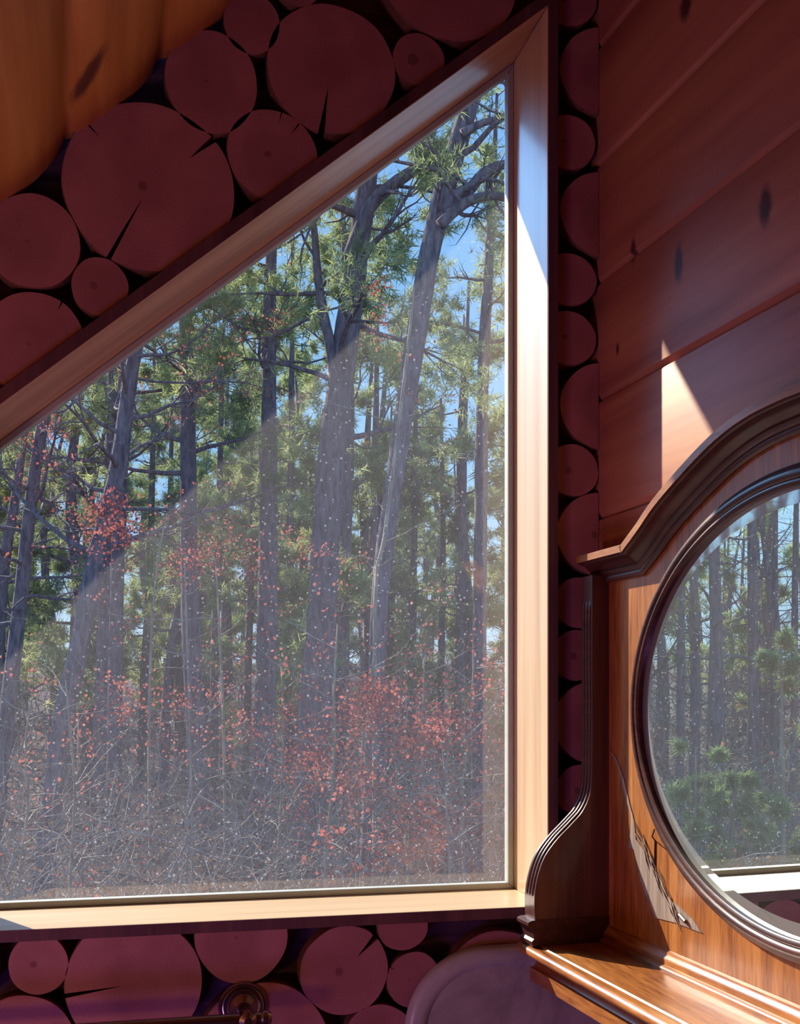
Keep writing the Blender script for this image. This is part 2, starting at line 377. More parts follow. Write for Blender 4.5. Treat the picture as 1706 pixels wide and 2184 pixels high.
for a in [
    ('largest log end above the window with a long crack up from its lower edge', 318, 398, 183, 183, 'S', [(242, 3.2, .85), (40, 4.5, .4), (137, 2, .22)]),
    ('big round log end above the largest cracked one, against the ceiling boards', 451, 174, 100, 110, '', []),
    ('small log end wedged under the top edge beside the ceiling boards', 537, 50, 60, 66, '', []),
    ('large log end with a wide dark wedge crack at its lower edge', 707, 147, 136, 141, 'S', [(261, 6, .72)]),
    ('medium log end with two short cracks on top, cut flat by the window head', 581, 330, 97, 97, 'S', [(78, 2, .36), (52, 2.5, .4)]),
    ('uncracked log end at the far left under the ceiling boards', 69, 514, 103, 103, '', []),
    ('smallest log end nestled under the largest one on the left', 213, 611, 62, 62, 'S', []),
    ('half log end at the left edge resting on the window head', 72, 735, 114, 114, 'S', [(58, 2, .2)]),
    ('small log end between two large ones high on the window head', 893, 127, 56, 56, 'S', []),
    ('large log end cut by the top of the photo near the window peak', 957, -60, 148, 148, 'S', []),
    ('sliver of a log end at the top edge between a small and a large one', 632, -38, 52, 52, '', []),
    ('log end above the top right corner, mostly out of view', 1120, -250, 100, 100, 'S', []),
]: log(a[0], *a[1:6], a[6], group=UPG)
log('log end out of view at the upper left', -70, 330, 70, 70, '', [], group=UPG)
log('log end out of view left of the half log', -75, 660, 60, 60, 'S', [], group=UPG)
for a in [
    ('topmost log end beside the jamb, cut by the top of the photo', 1213, -3, 59),
    ('large half log end highest in the column beside the jamb', 1291, 154, 96),
    ('round log end between the two highest half logs beside the jamb', 1213, 303, 58),
    ('large half log end second from the top beside the jamb', 1291, 459, 94),
    ('round log end level with the top of the sunlit part of the jamb', 1215, 596, 57),
    ('round log end directly under another round one, level with the bare sun patch', 1214, 721, 58),
    ('large half log end third from the top beside the sun-lit wall patch', 1291, 868, 95),
    ('round log end just above the half log touching the hutch cornice', 1221, 1003, 56),
    ('half log end crossed by the left tip of the hutch cornice', 1277, 1139, 89),
    ('log end just under the hutch cornice beside the fluted bracket', 1237, 1286, 55),
    ('log end second below the hutch cornice beside the fluted bracket', 1232, 1397, 55),
    ('tall half log end beside the straight part of the fluted bracket', 1272, 1541, 90),
    ('lowest log end in the column, above the shoulder of the bracket', 1240, 1685, 55),
]: log(a[0], a[1], a[2], a[3], a[3], 'RL', [], group=COG)
for v_, r_ in ((1800, 58), (1925, 62)): log('log end hidden behind the hutch bracket', 1240, v_, r_, r_, 'RL', [], group='log ends behind the hutch bracket')
for a in [
    ('round log end under the left end of the sill', 82, 2057, 64, 66, 'B', []),
    ('wide knotty log end split by a dark crack under the sill', 285, 2098, 146, 146, 'B', [(187, 4, .85)]),
    ('half log end cut flat by the sill above the towel bar', 515, 1998, 100, 100, 'B', []),
    ('round log end with a wedge crack at its upper right, under the sill', 735, 2070, 95, 95, 'B', [(46, 8, .62)]),
    ('small half-moon log end hanging under the sill', 859, 1978, 53, 50, 'B', []),
    ('small round log end touching the curved corner of the marble', 882, 2090, 57, 60, '', [(150, 2, .2)]),
    ('log end half hidden behind the marble top and the hutch shelf', 1062, 2102, 118, 118, 'B', []),
    ('large log end carrying the rosette of the towel bar', 558, 2243, 147, 147, '', []),
    ('log end at the lower left corner under the smaller round one', 45, 2245, 122, 122, '', []),
    ('log end at the bottom edge next to the marble corner', 808, 2215, 74, 74, '', []),
    ('sliver of a log end at the left edge under the sill', -62, 2065, 62, 66, 'B', []),
]: log(a[0], *a[1:6], a[6], group=LOG_)

for i in range(5):                                          # the same stacked logs go on left of the window, past the edge of the photo
    for j in range(6):
        x_, z_ = XL - .121 - .195 * i, .78 + .19 * j + (.09 if i % 2 else 0)
        if z_ + .13 > ceilz(x_ - .09): continue
        u_, v_ = pix((x_, LF, z_)); log('round log end left of the window, past the edge of the photo', u_, v_, *[U(121, 127)] * 2, '', [(U(0, 360), 3, .4)] if R() < .4 else [], group='log ends left of the window')
# ------------------------------------------------------------------ hutch on the right wall
hut = tag(empty('mirror_hutch', hw(.5, 0, 1.05)), 'old oak hutch top with oval mirror, arched cornice and shelf on the board wall', 'hutch')
SH = 1.107                                                  # shelf top
NB = .027
def sweep(m, path, prof, closed=False):
    n = len(path); rings = []
    for i, (a, z) in enumerate(path):
        if closed: p, q = path[i - 1], path[(i + 1) % n]
        else: p, q = path[max(i - 1, 0)], path[min(i + 1, n - 1)]
        c = (a, z)
        d1 = (c[0] - p[0], c[1] - p[1]); d2 = (q[0] - c[0], q[1] - c[1])
        if d1 == (0, 0): d1 = d2
        if d2 == (0, 0): d2 = d1
        l1, l2 = math.hypot(*d1), math.hypot(*d2); n1 = (-d1[1] / l1, d1[0] / l1); n2 = (-d2[1] / l2, d2[0] / l2)
        b = (n1[0] + n2[0], n1[1] + n2[1]); bl = math.hypot(*b); b = (b[0] / bl, b[1] / bl); k = 1 / max(.4, b[0] * n1[0] + b[1] * n1[1])
        rings.append([hw(a + b[0] * o * k, nn, z + b[1] * o * k) for o, nn in prof])
    if closed: rings.append(rings[0])
    m.loft(rings, True, not closed)
def curve_pts(ctrl, n):                                     # Catmull-Rom through control points
    P = [ctrl[0]] + list(ctrl) + [ctrl[-1]]; out = []
    for i in range(1, len(P) - 2):
        for k in range(n):
            t = k / n; o = []
            for d in range(len(P[0])):
                a, b, c, e = P[i - 1][d], P[i][d], P[i + 1][d], P[i + 2][d]
                o.append(.5 * (2 * b + (c - a) * t + (2 * a - 5 * b + 4 * c - e) * t * t + (3 * b - a - 3 * c + e) * t ** 3))
            out.append(tuple(o))
    return out + [tuple(ctrl[-1])]
AM = .60                                                    # centre line of the hutch
arch = [onN(u, v, NB + .002) for u, v in [(1366, 1226), (1410, 1178), (1460, 1112), (1560, 1010), (1640, 952), (1706, 918)]]
arch = [p for p in arch if p[0] < AM - .02]; arch[0] = (arch[0][0] + .010, arch[0][1]); ez = arch[0][1]
half = curve_pts(arch + [(AM, arch[-1][1] + .004)], 8)
cpath = [(.046, ez)] + half + [(2 * AM - a, z) for a, z in reversed(half[:-1])] + [(2 * AM - .046, ez)]
m = MB()                                                    # backboard
bp = [(.05, SH), (2 * AM - .05, SH)] + [(a, z + .02) for a, z in reversed([(.05, ez)] + cpath[1:-1] + [(2 * AM - .05, ez)])]
m.prism([hw(a, NB, z) for a, z in bp], [hw(a, .0005, z) for a, z in bp]); normals(m.build('backboard', M['oak_z'], hut))
prof = [(0, NB - .002), (-.002, NB + .004), (.001, NB + .008), (.005, NB + .009), (.008, NB + .007), (.010, NB + .010), (.015, NB + .012), (.018, NB + .010), (.020, NB + .013), (.025, NB + .017),
        (.029, NB + .022), (.030, NB + .029), (.032, NB + .030), (.033, NB + .034), (.044, NB + .034), (.044, NB - .002)]
m = MB(); sweep(m, cpath, prof); normals(m.build('cornice', M['oak_dark_shade'], hut), 50)
m = MB(); sweep(m, cpath, [(.0335, NB + .030), (.0335, NB + .0352), (.0445, NB + .0352), (.0448, NB - .002), (.0435, NB - .002), (.0435, NB + .030)]); normals(tag(m.build('cornice_fillet', M['oak_a'], hut), 'flat top fillet of the cornice, paler for its sunlit look'), 50)  # same oak as the backboard, left pale to show the fillet sunlit
# side brackets with a reeded S curve edge
PB = [(1240, 1232), (1240, 1400), (1240, 1600), (1237, 1680), (1222, 1722), (1197, 1752), (1165, 1786), (1140, 1822), (1126, 1862), (1119, 1905), (1120, 1952)]
bn = []; A0, A1 = .053, .092
for u, v in PB:
    bn.append(onA(u, v, A0))
bn[0] = (bn[0][0], ez + .01)
bc = curve_pts(bn, 6)
for s in (0, 1):
    a0, a1 = (A0, A1) if s == 0 else (2 * AM - A1, 2 * AM - A0)
    br = empty('side_bracket', hw((a0 + a1) / 2, .05, SH)); br.parent = hut; br.location = V(br['_l']) - V(hut['_l'])
    m = MB(); pr = [(.0005, ez + .01)] + bc + [(bc[-1][0], SH + .04), (.0005, SH + .04)]
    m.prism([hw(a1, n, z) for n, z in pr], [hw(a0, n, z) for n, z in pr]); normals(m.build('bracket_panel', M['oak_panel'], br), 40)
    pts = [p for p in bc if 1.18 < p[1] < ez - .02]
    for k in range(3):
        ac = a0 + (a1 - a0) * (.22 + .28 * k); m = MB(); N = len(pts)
        m.tube([hw(ac, n - (.003 if 0 < i < N - 1 else .006), z) for i, (n, z) in enumerate(pts)], .0055, 8); m.build('reed', M['oak_dark_shade'], br, smooth=True)
    m = MB(); n1 = bc[-1][0]; e0, e1_ = (a0 - .006, a1 + .0015) if s == 0 else (a0 - .0015, a1 + .006)
    pr = [(.0005, SH), (n1 + .004, SH), (n1 + .006, SH + .004), (n1 + .006, SH + .008), (n1 + .002, SH + .012), (n1 + .003, SH + .022), (n1 + .008, SH + .029), (n1 + .012, SH + .033), (n1 + .012, SH + .038), (n1 + .006, SH + .041), (.0005, SH + .041)]
    m.loft([[hw(a, n, z) for n, z in pr] for a in (e0, e1_)]); normals(m.build('bracket_foot', M['oak_dark_shade'], br), 40)
# shelf with rounded nose, stepped, and the apron below
NS = onA(1100, 2004, .042)[0]
m = MB(); nose = [(NS - .010 + .010 * math.cos(t), SH - .0105 + .0085 * math.sin(t)) for t in [math.radians(x) for x in range(80, -91, -17)]]
pr = [(.0005, SH), (NS - .022, SH), (NS - .020, SH - .002), (NS - .012, SH - .002)] + nose + [(NS - .03, SH - .020), (.0005, SH - .020)]
m.loft([[hw(a, n, z) for n, z in pr] for a in (.042, 2 * AM - .042)]); normals(m.build('shelf', M['oak_a'], hut), 40)
NA = onA(1130, 2047, .055)[0] 
m = MB(); pr = [(.0005, SH - .020), (NA - .012, SH - .020), (NA - .014, SH - .030), (NA - .006, SH - .040), (NA, SH - .041), (NA, SH - .062), (NA - .02, SH - .063), (.0005, SH - .063)]
m.loft([[hw(a, n, z) for n, z in pr] for a in (.055, 2 * AM - .055)]); normals(m.build('apron', M['oak_a'], hut), 40)
m = MB(); pr = [(-.001, NB - .001), (-.001, NB + .017), (.004, NB + .017), (.007, NB + .014), (.008, NB + .011), (.013, NB + .010), (.017, NB + .009), (.02, NB + .005), (.024, NB + .004), (.027, NB - .001)]
m.loft([[hw(a, n, SH + o) for o, n in pr] for a in (.09, 2 * AM - .09)]); normals(m.build('base_moulding', M['oak_a'], hut), 40)
# oval mirror
EA, EZ, RA, RZ = .572, 1.480, .370, .270; NM = NB + .0015; K = 160
def ell(da, k): t = 2 * math.pi * k / K; return (EA + (RA + da) * math.cos(t), EZ + (RZ + da) * math.sin(t))
t = NT('silvered_mirror'); gl = t.n('ShaderNodeBsdfGlossy'); gl.inputs[0].default_value = (.76, .86, .82, 1); gl.inputs['Roughness'].default_value = 0
nn = t.noise(t.coords(), 5, 3)
df = t.n('ShaderNodeBsdfDiffuse'); df.inputs[0].default_value = (.55, .6, .58, 1)
mx = t.n('ShaderNodeMixShader'); t.l(t.math('MULTIPLY', nn, .05), mx.inputs[0]); t.l(gl.outputs[0], mx.inputs[1]); t.l(df.outputs[0], mx.inputs[2]); t.l(mx.outputs[0], t.out.inputs[0]); M['mirror'] = t.mat
t = NT('bevelled_mirror_edge'); gl = t.n('ShaderNodeBsdfGlossy'); gl.inputs[0].default_value = (.74, .82, .78, 1); gl.inputs['Roughness'].default_value = .03
df = t.n('ShaderNodeBsdfDiffuse'); df.inputs[0].default_value = (.5, .55, .53, 1)  # pale grey put in for the bright sky the bevel reflects
mx = t.n('ShaderNodeMixShader'); mx.inputs[0].default_value = .3; t.l(gl.outputs[0], mx.inputs[1]); t.l(df.outputs[0], mx.inputs[2]); t.l(mx.outputs[0], t.out.inputs[0]); M['bevel'] = t.mat
mir = empty('mirror', hw(EA, NM, EZ)); mir.parent = hut; mir.location = V(mir['_l']) - V(hut['_l'])
m = MB(); inn = [hw(*((lambda e: (e[0], NM, e[1]))(ell(-.021, k)))) for k in range(K)]; m.face(inn); m.build('mirror_glass', M['mirror'], mir)
m = MB(); out = [hw(*((lambda e: (e[0], NM - .0003, e[1]))(ell(.004, k)))) for k in range(K)]
m.loft([inn, out], True, False); m.build('bevelled_border', M['bevel'], mir)
prof2 = [(-.001, NM - .0015), (-.002, NB + .009), (.002, NB + .012), (.005, NB + .0115), (.007, NB + .010), (.009, NB + .0125), (.014, NB + .0135), (.019, NB + .011), (.022, NB + .007), (.024, NB + .006), (.026, NB + .004), (.027, NB - .001)]
m = MB(); sweep(m, [ell(0, -k) for k in range(K)], prof2, True); normals(m.build('mirror_rim', M['oak_dark_shade'], mir), 50)
# chipped veneer on the lower left of the backboard
ch = [(1300, 1600), (1318, 1640), (1334, 1700), (1346, 1745), (1343, 1790), (1340, 1808), (1352, 1812), (1360, 1850), (1366, 1880), (1392, 1945), (1396, 1957), (1440, 1968), (1497, 1990), (1478, 1962), (1452, 1938), (1424, 1912), (1410, 1880), (1392, 1840), (1372, 1812), (1356, 1790), (1352, 1750), (1343, 1715), (1330, 1660), (1314, 1615)]
m = MB(); c2 = [onN(u, v, NB + .001) for u, v in ch]
m.prism([hw(a, NB + .0012, z) for a, z in c2], [hw(a, NB - .002, z) for a, z in c2]); normals(tag(m.build('veneer_chip', M['raw'], hut), 'grey weathered patch where veneer has chipped away'))
m = MB()
for i in range(26):
    k = U(0, 1); u = 1346 + k * 95 + U(-6, 10); v = 1750 + k * 205; a, z = onN(u, v, NB + .002); a2, z2 = onN(u + U(10, 24), v + U(24, 60), NB + .002)
    if v < 1935: m.tube([hw(a, NB + .001, z), hw((a + a2) / 2, NB + .0025, (z + z2) / 2), hw(a2, NB + .001, z2)], [.0004, .0012, .0004], 4)
m.build('splinters', M['raw'], hut)
m = MB(); a, z = onN(1448, 1952, NB + .004); a2, z2 = onN(1462, 1966, NB + .004); m.tube([hw(a, NB + .003, z), hw(a2, NB + .004, z2)], .003, 10)
tag(m.build('broken_dowel', M['bronze'], hut), 'stub of a dark metal pin in the chipped corner')
m = MB(); k0 = [(1412, 1768), (1407, 1784), (1397, 1793), (1396, 1850)]; pts = [onN(u, v, NB + .001) for u, v in k0]
m.tube([hw(a, NB + (.0135 if i < 2 else .001), z) for i, (a, z) in enumerate(pts)], .0011, 5); tag(m.build('crack_line', M['check'], hut), 'dark hairline crack across rim and backboard')

# ------------------------------------------------------------------ marble slab below the shelf
t = NT('grey_marble'); v = t.coords(); n = t.noise(v, 9, 6, .6, .6); n2 = t.noise(v, 30, 4)
c = t.ramp(n, [(.36, (.33, .38, .37)), (.5, (.48, .55, .52)), (.62, (.56, .63, .59)), (.72, (.72, .72, .66))]); c = t.mix(t.math('MULTIPLY', n2, .3), c, (.34, .38, .38))
t.bsdf(c, .3, .5, n2, .05); M['marble'] = t.mat
mar = tag(empty('marble_splashback', (.4, -.02, .8)), 'grey mottled marble splashback with a rounded moulded corner under the hutch shelf', 'splashback')
MY = -.022
def mpt(u, v): p = onY(u, v, MY); return (p.x, p.z)
xa = mpt(872, 2184)[0]; zt = mpt(1100, 2022)[1]; rr = .135; xe = mpt(1290, 2165)[0]
def mo(d):
    pts = [(xa + d, .78)]
    for i in range(17):
        th = math.pi - i / 16 * math.pi / 2; pts.append((xa + rr + (rr - d) * math.cos(th), zt - rr + (rr - d) * math.sin(th) * 1.0))
    return pts + [(xe - .0, zt - d), (xe - .0, .78)]
m = MB(); A = [(d, y) for d, y in ((0, .0), (0, -.012), (.004, -.0185), (.012, -.022), (.024, -.0215), (.031, -.017), (.034, -.0145))]
m.loft([[(x, LF - .001 + y, z) for x, z in mo(d)] for d, y in A], True, False); normals(m.build('moulded_edge', M['marble'], mar), 60)
m = MB(); m.prism([(x, LF - .0155, z) for x, z in mo(.033)], [(x, LF - .001, z) for x, z in mo(.033)]); normals(m.build('slab', M['marble'], mar))

# ------------------------------------------------------------------ towel bar
tb = tag(empty('towel_bar', onY(518, 2146, LF)), 'dark bronze towel bar on a stepped round rosette screwed to a log end', 'towel bar')
c = onY(518, 2146, LF); s_ = .0385
m = MB(); m.lathe(c, (0, -1, 0), [(s_, 0), (s_, .003), (s_ * .94, .006), (s_ * .88, .006), (s_ * .86, .004), (s_ * .8, .005), (s_ * .77, .009), (s_ * .7, .009), (s_ * .67, .0065), (s_ * .6, .007), (s_ * .55, .011), (s_ * .4, .015), (s_ * .3, .02)])
normals(m.build('rosette', M['bronze'], tb), 30)
pc = c + V((0, -.072, 0))
m = MB(); m.lathe(c, (0, -1, 0), [(.012, .015), (.009, .025), (.0085, .05), (.013, .06), (.0155, .072), (.013, .083), (.006, .088)], 24); normals(m.build('post', M['bronze'], tb), 30)
m = MB(); m.tube([pc + V((.02, 0, -.0)), pc + V((-.62, 0, 0))], .0095, 20); normals(m.build('bar', M['bronze'], tb), 30)
c_ = c + V((-.6, 0, 0)); m = MB(); m.lathe(c_, (0, -1, 0), [(s_, 0), (s_, .004), (.013, .015), (.009, .05), (.0155, .072), (.006, .088)], 24); normals(m.build('post', M['bronze'], tb), 30)
m = MB(); m.lathe(pc + V((.02, 0, 0)), (1, 0, 0), [(.0095, 0), (.012, .003), (.0125, .01), (.008, .016)], 20); normals(m.build('end_cap', M['bronze'], tb), 30)

# ------------------------------------------------------------------ outside
GZ = -1.5
def ground(x, y):
    d = math.hypot(x, y); k = max(0, d - 24) / 60
    return GZ + 3.4 * min(1.6, k) ** 1.4 + .12 * math.sin(x * .5 + 1) * math.cos(y * .4) + .05 * math.sin(x * 1.7 + y)
t = NT('leaf_litter'); v = t.coords(); n = t.noise(v, 3, 8, .75); n2 = t.noise(v, 22, 5, .7)
c = t.ramp(n2, [(.3, (.025, .018, .028)), (.5, (.075, .045, .05)), (.7, (.2, .135, .12))]); c = t.mix(t.math('MULTIPLY', n, .5), c, (.07, .045, .05))
t.bsdf(c, .9, .1, n2, .6, .05); M['ground'] = t.mat
m = MB(); NX = 70
for i in range(NX + 1):
    for j in range(NX + 1):
        x = -110 + 180 * i / NX; y = 1.0 + 130 * (j / NX) ** 1.5; m.v.append((x, y, ground(x, y)))
for i in range(NX):
    for j in range(NX): k = i * (NX + 1) + j; m.f.append((k, k + NX + 1, k + NX + 2, k + 1)); m.m.append(0)
tag(m.build('ground', M['ground'], smooth=True), kind='structure')

def bark(name, a, b):
    t = NT(name); n = t.noise(t.coords((1, 1, .22)), 16, 6, .65); n2 = t.noise(t.coords(), 2, 3)
    c = t.ramp(n, [(.35, a), (.65, b)]); c = t.mix(t.math('MULTIPLY', n2, .35), c, (.2, .18, .17)); t.bsdf(c, .9, .1, n, .8, .03); return t.mat
M['bark'] = bark('pine_bark', (.06, .044, .07), (.26, .2, .24)); M['bark_p'] = bark('pale_sapling_bark', (.2, .17, .14), (.5, .43, .35))
M['bark_o'] = bark('grey_oak_bark', (.07, .055, .08), (.29, .24, .28))
def leaf(name, a, b, tl=.35):
    t = NT(name); n = t.noise(t.coords(), 1.3, 4); c = t.ramp(n, [(.35, a), (.65, b)])
    d = t.n('ShaderNodeBsdfDiffuse'); t.l(c, d.inputs[0]); r = t.n('ShaderNodeBsdfTranslucent'); t.l(c, r.inputs[0])
    mx = t.n('ShaderNodeMixShader'); mx.inputs[0].default_value = tl; t.l(d.outputs[0], mx.inputs[1]); t.l(r.outputs[0], mx.inputs[2]); t.l(mx.outputs[0], t.out.inputs[0]); return t.mat
M['needle'] = leaf('pine_needles', (.17, .23, .1), (.52, .56, .27), .45); M['needle2'] = leaf('young_pine_needles', (.14, .2, .09), (.36, .43, .2), .4)
M['red'] = leaf('red_oak_leaves', (.27, .06, .06), (.48, .17, .14), .5); M['dry'] = leaf('dry_brown_leaves', (.08, .05, .05), (.24, .15, .12), .4)
M['twig'] = bark('bare_twigs', (.16, .13, .13), (.5, .43, .38))

def rv(s=1): 
    while 1:
        p = V((U(-1, 1), U(-1, 1), U(-1, 1)))
        if .1 < p.length < 1: return p.normalized() * s
def tuft(m, p, d, size, n, w=.05):
    for _ in range(n):
        e = (d * .6 + rv()).normalized() * size * U(.6, 1.1); s = e.cross(rv()).normalized() * size * w
        k = len(m.v); b = p + rv(size * .25); m.v += [tuple(b - s), tuple(b + s), tuple(b + e)]; m.f.append((k, k + 1, k + 2)); m.m.append(0)
def leaves(m, p, size, n, spread):
    for _ in range(n):
        b = p + rv(spread * U(.1, 1)); x = rv(size * U(.6, 1.1)); y = x.cross(rv()).normalized() * size * .45
        k = len(m.v); m.v += [tuple(b), tuple(b + x * .5 + y), tuple(b + x), tuple(b + x * .5 - y)]; m.f.append((k, k + 1, k + 2, k + 3)); m.m.append(0)
CL = [(220, 1110, 45, 50, .9), (285, 1135, 30, 30, .8), (60, 930, 25, 20, .3), (120, 905, 15, 15, .5), (830, 610, 30, 30, .7), (775, 695, 40, 30, .6), (598, 690, 20, 20, .8), (560, 1190, 150, 50, .3),
      (420, 1180, 110, 40, .3), (730, 1210, 60, 40, .35), (790, 1500, 55, 45, .8), (680, 1540, 120, 60, .25), (950, 1560, 110, 60, .4), (740, 1680, 120, 60, .3), (860, 1780, 150, 70, .35), (650, 1640, 70, 50, .3), (300, 1500, 150, 80, .12)]
def redness(p):                                             # where the photo shows oak leaves still hanging
    if (p - CAM).dot(FW) < 5 or (p - CAM).dot(FW) > 22: return 0
    u, v = pix(p); return max(k * math.exp(-((u - a) / c) ** 2 - ((v - b) / d) ** 2) for a, b, c, d, k in CL)
def branch(m, p, d, L, r, tips, lev=0, crook=.28, up=.06, kids=3, seg=5):
    pts = [V(p)]; rad = [r]; q = V(p); dd = V(d).normalized()
    for i in range(seg):
        dd = (dd + rv(crook) + V((0, 0, up))).normalized(); q = q + dd * (L / seg); pts.append(V(q)); rad.append(r * (1 - (i + 1) / seg * .82))
        if lev < 2 and i >= 1:
            for _ in range(kids if lev == 0 else max(1, kids - 1)):
                if R() < .75:
                    nd = (dd + rv(.85)).normalized(); branch(m, q, nd, L * U(.28, .5), rad[-1] * .6, tips, lev + 1, crook * 1.2, up, kids, 4)
        if lev > 0 and i >= 1 or i >= seg - 1: tips.append((V(q), V(dd)))
    m.tube(pts, rad, 5 if r > .02 else 3, caps=False)
def interp(pl, t):
    k = t * (len(pl) - 1); i = min(int(k), len(pl) - 2); f = k - i
    return pl[i][0].lerp(pl[i + 1][0], f), pl[i][1] * (1 - f) + pl[i + 1][1] * f
def tree(name, pl, label, cat, group, mat, nb, t0, blen, needle=.0, tn=10, red=0, limbs=(), fol=None, kids=3, up=.06, seg=10, droop=0.):
    """pl: list of (point, radius) up the trunk"""
    base = pl[0][0]; root = tag(empty(name, base), label, cat, group)
    m = MB(); P = []; 
    cp = curve_pts([(*p, r) for p, r in pl], 3)
    m.tube([q[:3] for q in cp], [q[3] for q in cp], seg, .06); m.build('trunk', mat, root, smooth=True)
    tips = []
    for lb in limbs:
        bm_ = MB(); cpl = curve_pts([(*p, r) for p, r in lb], 3); bm_.tube([q[:3] for q in cpl], [q[3] for q in cpl], 8, .05)
        for q in cpl[4::2]:
            if R() < .8: branch(bm_, q[:3], rv() + V((0, 0, .2)), blen * .5, q[3] * .45, tips, 1, .3, up, 2)
        bm_.build('branch', mat, root, smooth=True)
    ga = U(0, 6)
    for i in range(nb):
        t = t0 + (1 - t0) * (i + R()) / nb; p, r = interp(pl, t); ga += 2.4 + U(-.5, .5)
        bm_ = MB(); d = V((math.cos(ga), math.sin(ga), U(-.1, .45) - droop))
        branch(bm_, p, d, blen * U(.6, 1.15) * (1.15 - .6 * t), max(.008, r * U(.22, .4)), tips, 0, .28, up, kids)
        bm_.build('branch', mat, root)
    if needle > 0 and tips:
        fm = MB()
        for p, d in tips:
            if math.sin(p.x * 2.6 + p.z * 1.7) + math.sin(p.y * 2.3 - p.z * 2.9 + p.x) > -.35: tuft(fm, p, d, needle * U(.7, 1.2), tn)
        fm.build('needles', fol or M['needle'], root)
    if tips:
        fm = MB()
        for p, d in tips:
            if R() < red * .06 or R() < redness(p) * .6: leaves(fm, p, .045, 8, .18)
        if fm.f: fm.build('leaves', M['red'], root)
    return root
def px(lst, d, lean=0):
    out = []
    for i, (u, v, w) in enumerate(lst):
        p = far(u, v, d + lean * i); out.append((p, w * d / F / 2))
    g = ground(out[0][0].x, out[0][0].y) - .1
    if out[0][0].z > g: out.insert(0, (V((out[0][0].x, out[0][0].y, g)), out[0][1] * 1.15))
    return out
NG = 'nearest pines outside the window'
T1 = px([(646, 1890, 76), (655, 1800, 72), (672, 1500, 68), (690, 1250, 64), (705, 1000, 60), (735, 750, 56), (755, 600, 50), (775, 450, 46), (795, 300, 40), (830, 100, 34), (860, -150, 26), (880, -500, 14)], 17)
tree('pine_tree', T1, 'thickest rough-barked pine rising through the middle of the window', 'tree', NG, M['bark'], 18, .42, 3.0, .2, 13,
     limbs=[px([(740, 560, 28), (790, 440, 28), (850, 385, 26), (930, 330, 22), (1010, 270, 16)], 16.8)[-5:], px([(728, 900, 22), (705, 745, 24), (690, 670, 22), (678, 590, 18), (668, 470, 14), (650, 370, 10)], 16.9)[-6:]])
T2 = px([(780, 1900, 34), (790, 1700, 34), (800, 1500, 36), (812, 1250, 38), (845, 1000, 40), (880, 760, 44), (905, 600, 46), (930, 480, 46), (955, 380, 46), (985, 280, 42), (1015, 180, 38), (1050, 60, 32), (1090, -100, 26), (1120, -350, 12)], 15)
tree('oak_tree', T2, 'leaning forked tree with two crooked limbs near the right jamb', 'tree', NG, M['bark_o'], 12, .55, 2.4, .17, 6,
     limbs=[px([(935, 475, 30), (970, 420, 26), (1005, 400, 24), (1030, 370, 22), (1075, 350, 18), (1150, 345, 12)], 14.9)[-6:], px([(938, 480, 26), (975, 445, 24), (1010, 425, 22), (1060, 418, 18), (1130, 440, 12)], 14.7)[-5:], px([(985, 285, 20), (1030, 262, 16), (1080, 248, 14), (1150, 200, 8)], 14.8)[-4:]])
T3 = px([(550, 1890, 54), (562, 1600, 48), (568, 1400, 44), (572, 1100, 40), (574, 900, 34), (574, 700, 30), (578, 550, 26), (582, 400, 22), (585, 200, 16), (590, -100, 8)], 20)
tree('pine_tree', T3, 'straight pine just left of the thickest one, bare below its crown', 'tree', NG, M['bark'], 17, .48, 2.7, .2, 13)
T4 = px([(434, 1890, 50), (425, 1700, 44), (412, 1450, 42), (405, 1250, 40), (402, 1050, 36), (400, 900, 33), (397, 750, 30), (394, 600, 26), (390, 400, 20), (385, 100, 10)], 19)
tree('pine_tree', T4, 'straight grey pine standing a third of the way across the window', 'tree', NG, M['bark'], 18, .42, 2.7, .2, 13)
T5 = px([(95, 1880, 46), (130, 1560, 42), (165, 1400, 42), (200, 1220, 40), (228, 1100, 38), (255, 980, 36), (270, 860, 32), (290, 740, 28), (320, 600, 22), (350, 400, 12)], 15)
tree('oak_tree', T5, 'leaning dark tree with red leaves in the left part of the window', 'tree', NG, M['bark_o'], 22, .4, 2.6, 0, red=.35, kids=4)
T5b = px([(240, 1850, 32), (248, 1300, 30), (255, 1100, 30), (262, 900, 28), (270, 700, 24), (275, 500, 18), (280, 250, 8)], 21)
tree('pine_tree', T5b, 'straight dark pine right behind the leaning red-leaved tree', 'tree', NG, M['bark'], 15, .4, 2.6, .2, 12)
T6 = px([(-20, 1880, 38), (12, 1550, 34), (30, 1400, 32), (48, 1240, 30), (60, 1120, 28), (75, 1000, 26), (100, 850, 22), (130, 650, 14)], 16)
tree('oak_tree', T6, 'bare dark tree leaning right at the left edge of the window', 'tree', NG, M['bark_o'], 18, .4, 2.6, 0, red=.06, kids=4)
T7 = px([(-30, 1800, 28), (0, 1300, 26), (12, 1180, 24), (30, 1080, 20), (55, 900, 14), (80, 700, 8)], 22)
tree('oak_tree', T7, 'thin bare tree farthest left in the window', 'tree', NG, M['bark_o'], 16, .4, 2.8, 0, red=.05, kids=4)
T8 = px([(212, 1800, 50), (222, 1500, 44), (228, 1300, 36), (232, 1150, 28), (240, 850, 22), (245, 500, 10)], 25)
tree('pine_tree', T8, 'dark pine trunk behind the leaning red-leaved tree, broad at its foot', 'tree', NG, M['bark'], 11, .5, 2.4, .2, 11)
T10 = px([(1020, 1800, 32), (1022, 1400, 30), (1025, 1100, 28), (1030, 800, 26), (1040, 600, 22), (1050, 420, 16), (1060, 200, 6)], 24)
tree('pine_tree', T10, 'slim pine beside the right jamb behind the dusty glass', 'tree', NG, M['bark'], 15, .5, 2.3, .2, 12)
MG = 'slender trunks in the middle distance'
